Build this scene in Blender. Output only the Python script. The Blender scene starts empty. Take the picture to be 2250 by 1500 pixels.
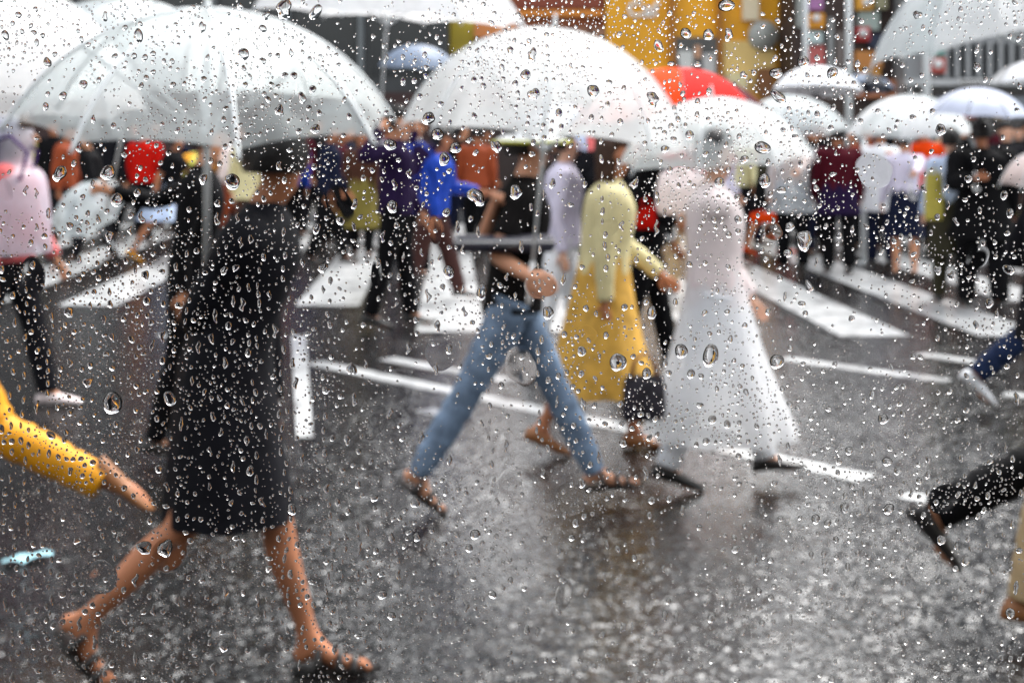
import bpy, bmesh, math, random
import numpy as np
from mathutils import Vector, Matrix, Quaternion
R = math.radians
random.seed(7)
rng = np.random.default_rng(11)
S = bpy.context.scene
C = S.collection

# ------------------------------------------------------------------ camera
FPX, HZ, CX, EYE = 3125.0, 280.0, 1125.0, 1.667      # photo pixels: focal length, horizon row, centre column; eye height in metres
GLASS = 0.40                                          # metres from the eye to the window pane
cd = bpy.data.cameras.new('camera'); cam = bpy.data.objects.new('camera', cd); C.objects.link(cam)
cam.location = (0, 0, EYE); cam.rotation_euler = (R(90), 0, 0)
cd.lens = 50; cd.sensor_width = 36; cd.shift_y = -470 / 2250
cd.clip_start = 0.02; cd.clip_end = 900
cd.dof.use_dof = True; cd.dof.focus_distance = GLASS + 0.005; cd.dof.aperture_fstop = 24
S.camera = cam

# ------------------------------------------------------------------ sky and sun (overcast, raining)
SUN_EL, SUN_AZ = R(54), R(34)
w = bpy.data.worlds.new('World'); S.world = w; w.use_nodes = True
nt = w.node_tree; nt.nodes.clear()
sky = nt.nodes.new('ShaderNodeTexSky'); sky.sky_type = 'NISHITA'; sky.sun_disc = False
sky.sun_elevation = SUN_EL; sky.sun_rotation = SUN_AZ; sky.air_density = 1.6; sky.dust_density = 4.0
hs = nt.nodes.new('ShaderNodeHueSaturation'); hs.inputs['Saturation'].default_value = 0.2
bg = nt.nodes.new('ShaderNodeBackground'); bg.inputs['Strength'].default_value = 0.14
wo = nt.nodes.new('ShaderNodeOutputWorld')
nt.links.new(sky.outputs[0], hs.inputs['Color']); nt.links.new(hs.outputs[0], bg.inputs[0]); nt.links.new(bg.outputs[0], wo.inputs[0])
sd = bpy.data.lights.new('sun', 'SUN'); so = bpy.data.objects.new('sun', sd); C.objects.link(so)
sd.energy = 1.5; sd.angle = R(35); sd.color = (1.0, 0.99, 0.97)
so.rotation_euler = (R(90) - SUN_EL, 0, math.pi - SUN_AZ)
so.location = (0, 10, 40)
vs = S.view_settings
vs.view_transform = 'Standard'; vs.look = 'None'; vs.gamma = 1; vs.exposure = 1.64; vs.use_curve_mapping = False
S.cycles.use_denoising = True
S.cycles.max_bounces = 14; S.cycles.transmission_bounces = 8; S.cycles.transparent_max_bounces = 24
S.cycles.diffuse_bounces = 3; S.cycles.glossy_bounces = 4
S.cycles.caustics_reflective = False; S.cycles.caustics_refractive = False
S.cycles.sample_clamp_indirect = 6

# ------------------------------------------------------------------ helpers
def P(px, py, d):
    """point seen at photo pixel (px, py), d metres down the street"""
    return Vector(((px - CX) / FPX * d, d, EYE - (py - HZ) / FPX * d))
def gx(px, d): return (px - CX) / FPX * d
def gd(py): return FPX * EYE / (py - HZ)
def G(px, py):
    d = gd(py); return Vector((gx(px, d), d, 0))

def link(name, me, m=None, parent=None, smooth=True):
    o = bpy.data.objects.new(name, me); C.objects.link(o)
    if m is not None and len(me.materials) == 0: me.materials.append(m)
    if parent is not None: o.parent = parent
    if smooth and me.polygons: me.polygons.foreach_set('use_smooth', [True] * len(me.polygons))
    return o
def mesh(name, v, f):
    me = bpy.data.meshes.new(name); me.from_pydata([tuple(p) for p in v], [], f); me.update(); return me
def tag(o, label=None, cat=None, group=None, kind=None):
    if label: o['label'] = label
    if cat: o['category'] = cat
    if group: o['group'] = group
    if kind: o['kind'] = kind
    return o
def empty(name, loc=(0, 0, 0), rz=0):
    o = bpy.data.objects.new(name, None); C.objects.link(o); o.location = loc; o.rotation_euler = (0, 0, rz)
    o.empty_display_size = .1; return o

class MB:
    def __init__(s): s.v = []; s.f = []
    def add(s, v, f):
        n = len(s.v); s.v += [Vector(p) for p in v]; s.f += [tuple(i + n for i in q) for q in f]; return s
    def box(s, a, b, bev=0.0):
        x0, y0, z0 = a; x1, y1, z1 = b
        return s.add([(x0,y0,z0),(x1,y0,z0),(x1,y1,z0),(x0,y1,z0),(x0,y0,z1),(x1,y0,z1),(x1,y1,z1),(x0,y1,z1)],
                     [(0,3,2,1),(4,5,6,7),(0,1,5,4),(1,2,6,5),(2,3,7,6),(3,0,4,7)])
    def tube(s, pts, rad, n=8, cap=True):
        pts = [Vector(p) for p in pts]
        if not hasattr(rad, '__len__'): rad = [rad] * len(pts)
        v = []; f = []; up = None
        for i, p in enumerate(pts):
            t = (pts[min(i + 1, len(pts) - 1)] - pts[max(i - 1, 0)]).normalized()
            if up is None:
                up = Vector((0, 1, 0)) if abs(t.y) < .9 else Vector((1, 0, 0))
            a = (up - t * up.dot(t)).normalized(); b = t.cross(a); up = a
            for k in range(n):
                c = 2 * math.pi * k / n; v.append(p + (a * math.cos(c) + b * math.sin(c)) * rad[i])
        for i in range(len(pts) - 1):
            for k in range(n):
                f.append((i*n+k, i*n+(k+1) % n, (i+1)*n+(k+1) % n, (i+1)*n+k))
        if cap: f.append(tuple(range(n))[::-1]); f.append(tuple((len(pts)-1)*n+k for k in range(n)))
        return s.add(v, f)
    def loft(s, secs, n=28, ripple=0, waves=9, cap=True, ph=0.0):
        """secs: (centre, rx, ry) from top to bottom; ripple adds cloth folds growing to the hem"""
        v = []; f = []; m = len(secs)
        for i, (c, rx, ry) in enumerate(secs):
            t = i / (m - 1)
            for k in range(n):
                a = 2 * math.pi * k / n
                q = 1 + ripple * t * t * math.sin(waves * a + ph + 1.3 * math.sin(2 * a + ph) + t)
                v.append((c[0] + rx * q * math.cos(a), c[1] + ry * q * math.sin(a), c[2]))
        for i in range(m - 1):
            for k in range(n): f.append((i*n+(k+1) % n, i*n+k, (i+1)*n+k, (i+1)*n+(k+1) % n))
        if cap:
            f.append(tuple(range(n)))
        return s.add(v, f)
    def build(s, name, m, parent=None, smooth=True): return link(name, mesh(name, s.v, s.f), m, parent, smooth)

def crom(pts, k=4):
    """Catmull-Rom through rows of numbers"""
    pts = [np.array(p, float) for p in pts]; out = []
    for i in range(len(pts) - 1):
        p0 = pts[max(i-1, 0)]; p1 = pts[i]; p2 = pts[i+1]; p3 = pts[min(i+2, len(pts)-1)]
        for j in range(k):
            t = j / k
            out.append(.5 * ((2*p1) + (-p0+p2)*t + (2*p0-5*p1+4*p2-p3)*t*t + (-p0+3*p1-3*p2+p3)*t**3))
    out.append(pts[-1]); return out

# ------------------------------------------------------------------ materials
MATS = {}
def _new(name):
    m = bpy.data.materials.new(name); m.use_nodes = True; t = m.node_tree
    return m, t, t.nodes['Principled BSDF']
def cloth(name, col, rough=.75, var=.18, scale=14, bump=.25, spec=.3):
    if name in MATS: return MATS[name]
    m, t, b = _new(name)
    tc = t.nodes.new('ShaderNodeTexCoord')
    n = t.nodes.new('ShaderNodeTexNoise'); n.inputs['Scale'].default_value = scale; n.inputs['Detail'].default_value = 5
    r = t.nodes.new('ShaderNodeMapRange'); r.inputs[3].default_value = 1 - var * 1.6; r.inputs[4].default_value = 1 + var
    mx = t.nodes.new('ShaderNodeMix'); mx.data_type = 'RGBA'; mx.blend_type = 'MULTIPLY'; mx.inputs[0].default_value = 1
    mx.inputs[6].default_value = (*col, 1)
    t.links.new(tc.outputs['Object'], n.inputs[0]); t.links.new(n.outputs[0], r.inputs[0])
    t.links.new(r.outputs[0], mx.inputs[7]); t.links.new(mx.outputs[2], b.inputs['Base Color'])
    b.inputs['Roughness'].default_value = rough; b.inputs['Specular IOR Level'].default_value = spec
    bp = t.nodes.new('ShaderNodeBump'); bp.inputs['Strength'].default_value = bump; bp.inputs['Distance'].default_value = .02
    t.links.new(n.outputs[0], bp.inputs['Height']); t.links.new(bp.outputs[0], b.inputs['Normal'])
    MATS[name] = m; return m
def vinyl(name, col=(.86, .9, .9), clear=.4, rough=.18):
    """translucent rain film: partly see-through, partly milky"""
    if name in MATS: return MATS[name]
    m, t, b = _new(name)
    out = t.nodes['Material Output']
    b.inputs['Base Color'].default_value = (*col, 1); b.inputs['Roughness'].default_value = rough
    tl = t.nodes.new('ShaderNodeBsdfTranslucent'); tl.inputs[0].default_value = (*col, 1)
    tr = t.nodes.new('ShaderNodeBsdfTransparent'); tr.inputs[0].default_value = tuple(.55 + .45 * c for c in col) + (1,)
    tc = t.nodes.new('ShaderNodeTexCoord'); n = t.nodes.new('ShaderNodeTexNoise'); n.inputs['Scale'].default_value = 5; n.inputs['Detail'].default_value = 4
    r = t.nodes.new('ShaderNodeMapRange'); r.inputs[1].default_value = .3; r.inputs[2].default_value = .7
    r.inputs[3].default_value = max(0, clear - .18); r.inputs[4].default_value = min(1, clear + .18)
    t.links.new(tc.outputs['Object'], n.inputs[0]); t.links.new(n.outputs[0], r.inputs[0])
    m1 = t.nodes.new('ShaderNodeMixShader'); m1.inputs[0].default_value = .55
    m2 = t.nodes.new('ShaderNodeMixShader')
    t.links.new(b.outputs[0], m1.inputs[1]); t.links.new(tl.outputs[0], m1.inputs[2])
    t.links.new(r.outputs[0], m2.inputs[0]); t.links.new(m1.outputs[0], m2.inputs[1]); t.links.new(tr.outputs[0], m2.inputs[2])
    t.links.new(m2.outputs[0], out.inputs[0])
    bp = t.nodes.new('ShaderNodeBump'); bp.inputs['Strength'].default_value = .3; bp.inputs['Distance'].default_value = .01
    t.links.new(n.outputs[0], bp.inputs['Height']); t.links.new(bp.outputs[0], b.inputs['Normal'])
    MATS[name] = m; return m
def plain(name, col, rough=.5, metal=0, var=.12, scale=3, spec=.5):
    if name in MATS: return MATS[name]
    m = cloth(name, col, rough, var, scale, .05, spec)
    m.node_tree.nodes['Principled BSDF'].inputs['Metallic'].default_value = metal
    return m
SKIN = cloth('skin', (.62, .29, .16), .5, .12, 9, .05)
SKINW = cloth('skin_warm', (.50, .20, .10), .55, .45, 7, .15)
SKINP = cloth('skin_pale', (.74, .42, .29), .5, .1, 9, .05)
HAIR = cloth('hair_black', (.012, .010, .010), .45, .4, 40, .5)
HAIRB = cloth('hair_brown', (.05, .022, .012), .5, .4, 40, .5)
EYE_M = plain('eye', (.02, .015, .012), .3)
LIP = plain('lip', (.35, .08, .06), .5)
BLACK = cloth('black_cloth', (.004, .004, .005), .8, .3, 14, .25, .1); CHAR = cloth('charcoal_cloth', (.009, .009, .012), .8, .3, 14, .25, .1)
NAVY = cloth('navy_cloth', (.006, .009, .028), .8, .3, 14, .25, .12); DENIM = cloth('denim', (.20, .28, .40), .85, .6, 13, .7)
DDEN = cloth('dark_denim', (.012, .022, .06), .85, .4, 22, .5, .12)
WHITE = cloth('white_cloth', (.80, .81, .84), .7, .08); CREAM = cloth('cream_cloth', (.68, .60, .33), .7, .15)
GOLD = cloth('golden_cloth', (.66, .37, .06), .65, .4); BEIGE = cloth('beige_cloth', (.50, .36, .20), .8)
OLIVE = cloth('olive_cloth', (.20, .16, .03)); DOLIVE = cloth('dark_olive_cloth', (.025, .022, .008))
BROWN = cloth('brown_cloth', (.07, .022, .010)); RUST = cloth('rust_cloth', (.28, .05, .012))
PURPLE = cloth('purple_cloth', (.06, .025, .13), .8, .3, 14, .25, .12); DPURP = cloth('dark_purple_cloth', (.018, .008, .04), .8, .3, 14, .25, .1); MAROON = cloth('maroon_cloth', (.07, .005, .012), .8, .3, 14, .25, .1)
BLUE = cloth('blue_cloth', (.012, .06, .45), .6, .5, 14, .3, .2); LBLUE = cloth('light_blue_cloth', (.50, .60, .80), .6, .15)
PINK = cloth('pink_cloth', (.62, .12, .12), .7); PALEPINK = cloth('pale_pink_cloth', (.86, .74, .73), .7, .1)
LILAC = cloth('lilac_cloth', (.66, .62, .76), .7); RED = cloth('red_cloth', (.50, .008, .004), .7, .18, 14, .25, .06); ORED = cloth('orange_red_cloth', (.68, .05, .003), .7, .18, 14, .25, .06)
YELLOW = cloth('yellow_cloth', (.78, .33, .008), .6, .2); LIME = cloth('lime_cloth', (.62, .62, .09), .6)
PALEY = cloth('pale_yellow_cloth', (.78, .72, .42), .7); GREYB = cloth('grey_blue_cloth', (.20, .25, .34), .5)
DKFAB = cloth('dark_umbrella_cloth', (.02, .024, .035), .5); LEATHER = plain('black_leather', (.015, .013, .012), .3)
TAN = plain('tan_leather', (.30, .12, .04), .45); STEEL = plain('white_painted_steel', (.72, .75, .76), .35)
DSTEEL = plain('dark_steel', (.04, .04, .045), .35, .7); WHITEP = plain('white_plastic', (.8, .8, .8), .4)
VINYL = vinyl('clear_vinyl', (.86, .90, .90), .36); VINYLM = vinyl('milky_vinyl', (.90, .91, .92), .16); VINYLC = vinyl('raincoat_vinyl', (.84, .88, .92), .30)
VINYLP = vinyl('pink_vinyl', (.90, .78, .77), .25); VINYLG = vinyl('grey_vinyl', (.70, .75, .77), .35)

def asphalt():
    """coarse stones in black binder under a broken film of rain water"""
    m, t, b = _new('wet_asphalt'); L = t.links
    def N(k, **kw):
        n = t.nodes.new(k)
        for q, v in kw.items(): n.inputs[q].default_value = v
        return n
    def math_(op, a, b2=None, c=None):
        n = t.nodes.new('ShaderNodeMath'); n.operation = op
        for i, q in enumerate((a, b2, c)):
            if q is None: continue
            if isinstance(q, (int, float)): n.inputs[i].default_value = q
            else: L.new(q, n.inputs[i])
        return n.outputs[0]
    def rng_(x, a0, a1, b0, b1):
        n = t.nodes.new('ShaderNodeMapRange'); L.new(x, n.inputs[0])
        for i, q in enumerate((a0, a1, b0, b1)): n.inputs[i + 1].default_value = q
        return n.outputs[0]
    tc = t.nodes.new('ShaderNodeTexCoord')
    vo = N('ShaderNodeTexVoronoi', Scale=32.0); vo2 = N('ShaderNodeTexVoronoi', Scale=75.0)
    nz = N('ShaderNodeTexNoise', Scale=.8, Detail=5.0); nm = N('ShaderNodeTexNoise', Scale=17.0, Detail=4.0, Roughness=.6); nl = N('ShaderNodeTexNoise', Scale=4.0, Detail=3.0)
    for n in (vo, vo2, nz, nm, nl): L.new(tc.outputs['Object'], n.inputs['Vector'])
    sp = t.nodes.new('ShaderNodeSeparateColor'); L.new(vo.outputs['Color'], sp.inputs[0])
    g = rng_(sp.outputs[0], 0, 1, .003, .014)
    cc = t.nodes.new('ShaderNodeCombineColor')
    for i, q in enumerate((.96, 1.0, 1.04)): L.new(math_('MULTIPLY', g, q), cc.inputs[i])
    L.new(cc.outputs[0], b.inputs['Base Color'])
    L.new(rng_(nz.outputs[0], .35, .65, .03, .12), b.inputs['Roughness'])
    b.inputs['Specular IOR Level'].default_value = .55
    hgt = math_('ADD', math_('ADD', math_('MULTIPLY', vo.outputs['Distance'], -1.0), math_('MULTIPLY', vo2.outputs['Distance'], -.4)), math_('MULTIPLY', nm.outputs[0], 1.1))
    bp = N('ShaderNodeBump', Distance=.006); L.new(rng_(nl.outputs[0], .3, .7, .35, 1.0), bp.inputs['Strength'])
    L.new(hgt, bp.inputs['Height'])
    vf = N('ShaderNodeTexVoronoi', Scale=46.0); L.new(tc.outputs['Object'], vf.inputs['Vector'])
    sub = t.nodes.new('ShaderNodeVectorMath'); sub.operation = 'SUBTRACT'; sub.inputs[1].default_value = (.5, .5, .5); L.new(vf.outputs['Color'], sub.inputs[0])
    mul = t.nodes.new('ShaderNodeVectorMath'); mul.operation = 'MULTIPLY'; mul.inputs[1].default_value = (.5, .5, 0); L.new(sub.outputs[0], mul.inputs[0])
    add = t.nodes.new('ShaderNodeVectorMath'); add.operation = 'ADD'; L.new(mul.outputs[0], add.inputs[0]); L.new(bp.outputs[0], add.inputs[1])
    nrm = t.nodes.new('ShaderNodeVectorMath'); nrm.operation = 'NORMALIZE'; L.new(add.outputs[0], nrm.inputs[0])
    L.new(nrm.outputs[0], b.inputs['Normal'])
    b.inputs['Coat Weight'].default_value = .6; b.inputs['Coat IOR'].default_value = 1.33; b.inputs['Coat Roughness'].default_value = .05
    bp2 = N('ShaderNodeBump', Distance=.0026, Strength=.8); L.new(hgt, bp2.inputs['Height']); L.new(bp2.outputs[0], b.inputs['Coat Normal'])
    return m
def paint():
    m, t, b = _new('road_paint'); L = t.links
    tc = t.nodes.new('ShaderNodeTexCoord')
    n = t.nodes.new('ShaderNodeTexNoise'); n.inputs['Scale'].default_value = 3.5; n.inputs['Detail'].default_value = 9; n.inputs['Roughness'].default_value = .7
    g = t.nodes.new('ShaderNodeTexNoise'); g.inputs['Scale'].default_value = 90
    L.new(tc.outputs['Object'], n.inputs[0]); L.new(tc.outputs['Object'], g.inputs[0])
    r = t.nodes.new('ShaderNodeValToRGB'); r.color_ramp.elements[0].position = .36; r.color_ramp.elements[0].color = (.16, .165, .17, 1)
    r.color_ramp.elements[1].position = .52; r.color_ramp.elements[1].color = (.66, .67, .67, 1)
    L.new(n.outputs[0], r.inputs[0]); L.new(r.outputs[0], b.inputs['Base Color'])
    b.inputs['Roughness'].default_value = .32; b.inputs['Coat Weight'].default_value = .4; b.inputs['Coat Roughness'].default_value = .1
    bp = t.nodes.new('ShaderNodeBump'); bp.inputs['Strength'].default_value = .4; bp.inputs['Distance'].default_value = .003
    L.new(g.outputs[0], bp.inputs['Height']); L.new(bp.outputs[0], b.inputs['Normal'])
    return m
ASPH, PAINT = asphalt(), paint()

# ------------------------------------------------------------------ ground
road = link('road', mesh('road', [(-260, -20, 0), (260, -20, 0), (260, 500, 0), (-260, 500, 0)], [(0, 1, 2, 3)]), ASPH, None, False)
tag(road, 'dark wet asphalt road with a white zebra crossing', kind='structure')
def quad(name, pts, z=.004):
    me = mesh(name, [(p[0], p[1], z) for p in pts], [(0, 1, 2, 3)])
    if me.polygons[0].normal.z < 0: me.flip_normals()
    return link(name, me, PAINT, road, False)
VPX = (985 - CX) / FPX                                   # the stripes run towards this bearing
def stripe(x0, x1, d0, d1):
    """x0, x1 across, measured at 12 m; ends at distances d0, d1"""
    quad('crossing_stripe', [(x0 + VPX * (d0 - 12), d0), (x1 + VPX * (d0 - 12), d0), (x1 + VPX * (d1 - 12), d1), (x0 + VPX * (d1 - 12), d1)])
pitch, wid = 1.13, .56
for i in range(-7, 12):
    x0 = -.80 + i * pitch
    near = 13.3 if i < 0 else (11.6 if i < 3 else 11.35)
    if i >= 5: near = 13.6 if i != 6 else 11.8
    stripe(x0 - .02 * (i % 3), x0 + wid, near, 24.5)
def band(a, b, wd=.13):
    a, b = G(*a), G(*b); t = (b - a).normalized(); n = Vector((-t.y, t.x, 0)) * wd / 2
    quad('line_or_reflection', [a - n, b - n, b + n, a + n])
band((360, 735), (546, 773), .16); band((690, 797), (1905, 1052), .17)
band((848, 788), (1120, 838), .16); band((1450, 905), (1712, 966), .17); band((930, 900), (1000, 915), .14)
band((1720, 788), (2085, 838), .15); band((2020, 778), (2205, 804), .15); band((2115, 1052), (2300, 1092), .13)
band((1985, 1088), (2095, 1108), .12); band((2205, 866), (2300, 874), .13)
quad('line_or_reflection', [G(640, 738), G(672, 738), G(688, 962), G(652, 962)])  # strip of white paint standing in for a pale reflection on the wet road
# far pavement with kerb
PAVE = plain('wet_paving', (.16, .16, .16), .25, 0, .3, 2)
pv = MB().box((-60, 25.6, .002), (60, 60, .13)).build('pavement', PAVE, None, False); tag(pv, kind='structure')
kb = MB()
for i in range(60):
    MB().box((-30 + i, 25.3, .001), (-30 + i + .985, 25.595, .15)).build('kerb_stone', plain('kerb', (.3, .3, .3), .35), pv, False)

# ------------------------------------------------------------------ buildings across the street
def wallbox(name, m, parent, a, b, smooth=False): return MB().box(a, b).build(name, m, parent, smooth)
DKWALL = plain('dark_cladding', (.035, .04, .045), .35, 0, .3, 1.5); DKGLASS = plain('dark_window_glass', (.02, .025, .03), .08)
def facade(px0, px1, d, z1, m, name, label, cat='building', depth=8):
    o = empty(name, (0, d, 0)); x0, x1 = gx(px0, d), gx(px1, d)
    wallbox('wall', m, o, (x0, 0, 0), (x1, depth, z1)); tag(o, label, cat, 'shop buildings across the street'); return o, x0, x1
def fbox(o, d, name, m, px0, px1, py0, py1, out=.1, back=0.0):
    """a block on the facade of o that shows at these photo pixels"""
    a = P(px0, py1, d - out); b = P(px1, py0, d - out)
    return wallbox(name, m, o, (a.x, -out, a.z), (b.x, back, b.z))
# dark glass block on the left
D1 = 34
b1, x0, x1 = facade(-3600, 985, D1, 46, DKWALL, 'office_building', 'tall dark glass building behind the left umbrellas')
for i in range(28):
    for j in range(13):
        xx = x0 + .5 + i * (x1 - x0 - .6) / 28
        wallbox('window', DKGLASS, b1, (xx, -.05, 2.9 + j * 3.0), (xx + (x1 - x0) / 28 - .35, .1, 5.3 + j * 3.0))
    wallbox('mullion', plain('grey_mullion', (.16, .18, .19), .4), b1, (xx - .28, -.18, 0), (xx - .16, .1, 45.8))
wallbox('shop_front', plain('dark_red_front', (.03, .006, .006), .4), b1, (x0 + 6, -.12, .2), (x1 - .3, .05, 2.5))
for k, (a, b_, y0, y1, col) in enumerate([(120, 300, 255, 300, (.35, .36, .36)), (480, 560, 300, 345, (.6, .03, .02)), (640, 700, 290, 330, (.5, .35, .1)), (700, 860, 225, 250, (.10, .11, .12))]):
    fbox(b1, D1, 'shop_sign', plain('sign_left_%d' % k, col, .5), a, b_, y0, y1, .35)
# brick and orange shop in the middle
D2 = 35
BRICK = plain('orange_brick', (.34, .10, .035), .7, 0, .35, 4)
b2, x0, x1 = facade(985, 1330, D2, 6.2, BRICK, 'brick_shop', 'orange brown brick shop beside the yellow cafe front')
fbox(b2, D2, 'yellow_panel', plain('olive_yellow_panel', (.55, .42, .03), .5), 990, 1042, 28, 118, .2)
fbox(b2, D2, 'awning', plain('orange_awning', (.62, .22, .06), .6), 1042, 1135, 52, 82, .9)
for k, (y0, y1, c) in enumerate([(-60, -25, (.7, .25, .04)), (-5, 18, (.25, .05, .02)), (22, 36, (.75, .26, .03)), (60, 120, (.10, .03, .02)), (130, 230, (.06, .03, .02))]):
    fbox(b2, D2, 'sign_band', plain('brick_shop_band_%d' % k, c, .5), 1135, 1325, y0, y1, .12 + .03 * k)
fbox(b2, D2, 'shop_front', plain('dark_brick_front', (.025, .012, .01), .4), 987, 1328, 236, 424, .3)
for px in (1170, 1215, 1262, 1300):
    fbox(b2, D2, 'window', plain('warm_pane', (.30, .14, .08), .15), px, px + 30, 62, 116, .29)
OR = plain('orange_yellow_panel', (.93, .43, .010), .55, 0, .25, 1.2); ORL = plain('pale_amber_panel', (.84, .60, .22), .45, 0, .15, 1.2)
b3, x0, x1 = facade(1332, 1738, D2 - .3, 6.6, OR, 'cafe_front', 'orange yellow cafe front with white lettering')
d3 = D2 - .3
fbox(b3, d3, 'column', plain('dark_orange_trim', (.40, .15, .01), .5), 1472, 1484, -70, 330, .25)
fbox(b3, d3, 'column', plain('dark_orange_trim', (.4, .15, .01)), 1578, 1588, -70, 330, .25)
win = fbox(b3, d3, 'window', plain('cafe_window', (.09, .09, .09), .12), 1484, 1578, 82, 172, .15)
for (a, b_, y0, y1, c) in [(1490, 1522, 112, 172, (.65, .66, .64)), (1526, 1540, 100, 128, (.6, .33, .2)), (1545, 1572, 118, 172, (.55, .55, .55))]:
    fbox(b3, d3, 'window_poster', plain('poster_%d' % a, c, .5), a, b_, y0, y1, .18, -.16)
fbox(b3, d3, 'side_panel', ORL, 1590, 1700, 90, 260, .16)
fbox(b3, d3, 'side_panel', plain('bright_cream_panel', (.85, .72, .5), .5), 1632, 1668, -60, 45, .2)
em = MB(); c0 = P(1678, 78, d3 - .3)
em.tube([(c0.x, -.3, c0.z), (c0.x, -.12, c0.z)], .36, 28).build('round_sign', plain('grey_round_sign', (.42, .43, .40), .5), b3)
fbox(b3, d3, 'counter', plain('amber_counter', (.66, .32, .03), .5), 1486, 1735, 205, 250, .5)
for k, (a, b_, y0, y1, c) in enumerate([(1668, 1700, 150, 215, (.25, .10, .03)), (1600, 1640, 160, 205, (.8, .7, .4)), (1500, 1560, 175, 203, (.75, .74, .70))]):
    fbox(b3, d3, 'display_board', plain('board_%d' % k, c, .5), a, b_, y0, y1, .6 + .01 * k, -.17)
fc = bpy.data.curves.new('lettering', 'FONT'); fc.body = 'Caf'; fc.size = .52; fc.extrude = .012; fc.offset = .012
ft = bpy.data.objects.new('lettering', fc); C.objects.link(ft); ft.parent = b3
q = P(1378, 36, d3 - .12); ft.location = (q.x, -.07, q.z); ft.rotation_euler = (R(90), 0, 0); fc.materials.append(plain('white_letter', (.85, .85, .82), .5))
ft.scale = (1.05, 1, 1)
bpy.context.view_layer.update()
lm = bpy.data.meshes.new_from_object(ft); lo = link('lettering', lm, None, b3, False); lo.location, lo.rotation_euler, lo.scale = ft.location, ft.rotation_euler, ft.scale
bpy.data.objects.remove(ft); lo.name = 'lettering'
# narrow dark shop with hanging signs
D4 = 33
b4, x0, x1 = facade(1741, 1985, D4, 6.4, plain('dark_brown_wall', (.045, .025, .02), .6), 'sign_covered_shop', 'narrow dark shop covered in small coloured signs between the poles')
sg = [(1752, 1762, -40, 60, (.35, .38, .36)), (1777, 1812, 30, 62, (.86, .36, .02)), (1779, 1809, -8, 22, (.42, .18, .40)), (1775, 1808, 70, 96, (.5, .6, .6)), (1778, 1812, 100, 150, (.55, .13, .12)),
      (1820, 1832, 40, 150, (.30, .31, .31)), (1838, 1855, 70, 150, (.16, .13, .12)), (1885, 1918, -20, 22, (.85, .42, .05)), (1888, 1932, 26, 66, (.42, .50, .46)), (1884, 1912, 60, 90, (.62, .04, .04)),
      (1880, 1940, 112, 150, (.55, .22, .05)), (1925, 1950, -30, 20, (.35, .33, .2)), (1910, 1960, 75, 105, (.02, .03, .07)), (1890, 1935, 150, 175, (.72, .33, .04)), (1884, 1980, 175, 215, (.5, .18, .08))]
for k, (a, b_, y0, y1, c) in enumerate(sg):
    o = fbox(b4, D4, 'hanging_sign', plain('hang_sign_%d' % k, c, .45), a, b_, y0, y1, .2 + .05 * (k % 4))
for (px, py, r_, k) in [(1795, 40, .085, 1), (1898, 73, .09, 9), (1905, 5, .09, 7)]:
    q = P(px, py, D4 - .45); MB().tube([(q.x, -.47, q.z), (q.x, -.3, q.z)], r_, 18).build('sign_dot', WHITEP, b4)
# grey building on the right
D5 = 32
GREYW = plain('grey_stone', (.27, .28, .29), .5, 0, .2, 2)
b5, x0, x1 = facade(1988, 4200, D5, 30.0, GREYW, 'grey_building', 'grey building with dark upright windows at the far right')
for i in range(16):
    px = 2062 + i * 24
    fbox(b5, D5, 'window', DKGLASS, px, px + 13, 96 if px > 2100 else 110, 168, .02, .01)
    fbox(b5, D5, 'pillar', plain('pale_pillar', (.36, .37, .38), .5), px + 14, px + 22, 90, 170, .2)
fbox(b5, D5, 'ledge', plain('pale_ledge', (.5, .51, .52), .5), 1990, 2700, 174, 188, .35)
fbox(b5, D5, 'shop_sign', plain('teal_sign', (.12, .30, .26), .5), 2040, 2076, 100, 124, .24)
fbox(b5, D5, 'shop_sign', plain('red_sign', (.45, .07, .05), .5), 2042, 2078, 126, 160, .24)
q = P(2062, 141, D5 - .27); MB().tube([(q.x, -.27, q.z), (q.x, -.2, q.z)], .1, 18).build('sign_dot', WHITEP, b5)
fbox(b5, D5, 'name_board', WHITEP, 2108, 2158, 174, 186, .42, -.3)
for k in range(7):
    fbox(b5, D5, 'lettering', DSTEEL, 2113 + k * 6, 2117 + k * 6 - (k % 3), 177 + (k % 2), 183, .435, -.4)
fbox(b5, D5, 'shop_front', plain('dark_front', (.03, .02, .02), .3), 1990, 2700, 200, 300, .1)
for k in range(9):
    fbox(b5, D5, 'shop_window', plain('tinted_pane_%d' % (k % 3), [(.35, .28, .2), (.20, .22, .25), (.45, .12, .08)][k % 3], .15), 2000 + 55 * k, 2040 + 55 * k, 212, 262, .16)  # panes alternate between brown, grey and red
# white poles
for (px, d, w_, top, lab) in [(1770, 27, .055, 5.6, 'leftmost white pole before the sign covered shop'), (1865, 27, .065, 5.8, 'middle white pole before the sign covered shop'), (2036, 24.6, .07, 6.0, 'tall white pole standing before the grey building')]:
    o = empty('street_pole', (gx(px, d), d, .13 if d > 25.6 else 0)); tag(o, lab, 'pole', 'white street poles')
    MB().tube([(0, 0, .3), (0, 0, top)], w_, 12).build('pole', STEEL, o)
    MB().tube([(0, 0, 0), (0, 0, .3)], w_ * 1.5, 12).build('base', STEEL, o)
    MB().tube([(0, 0, top), (0, 0, top + .05)], w_ * 1.15, 12).build('cap', STEEL, o)
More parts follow.
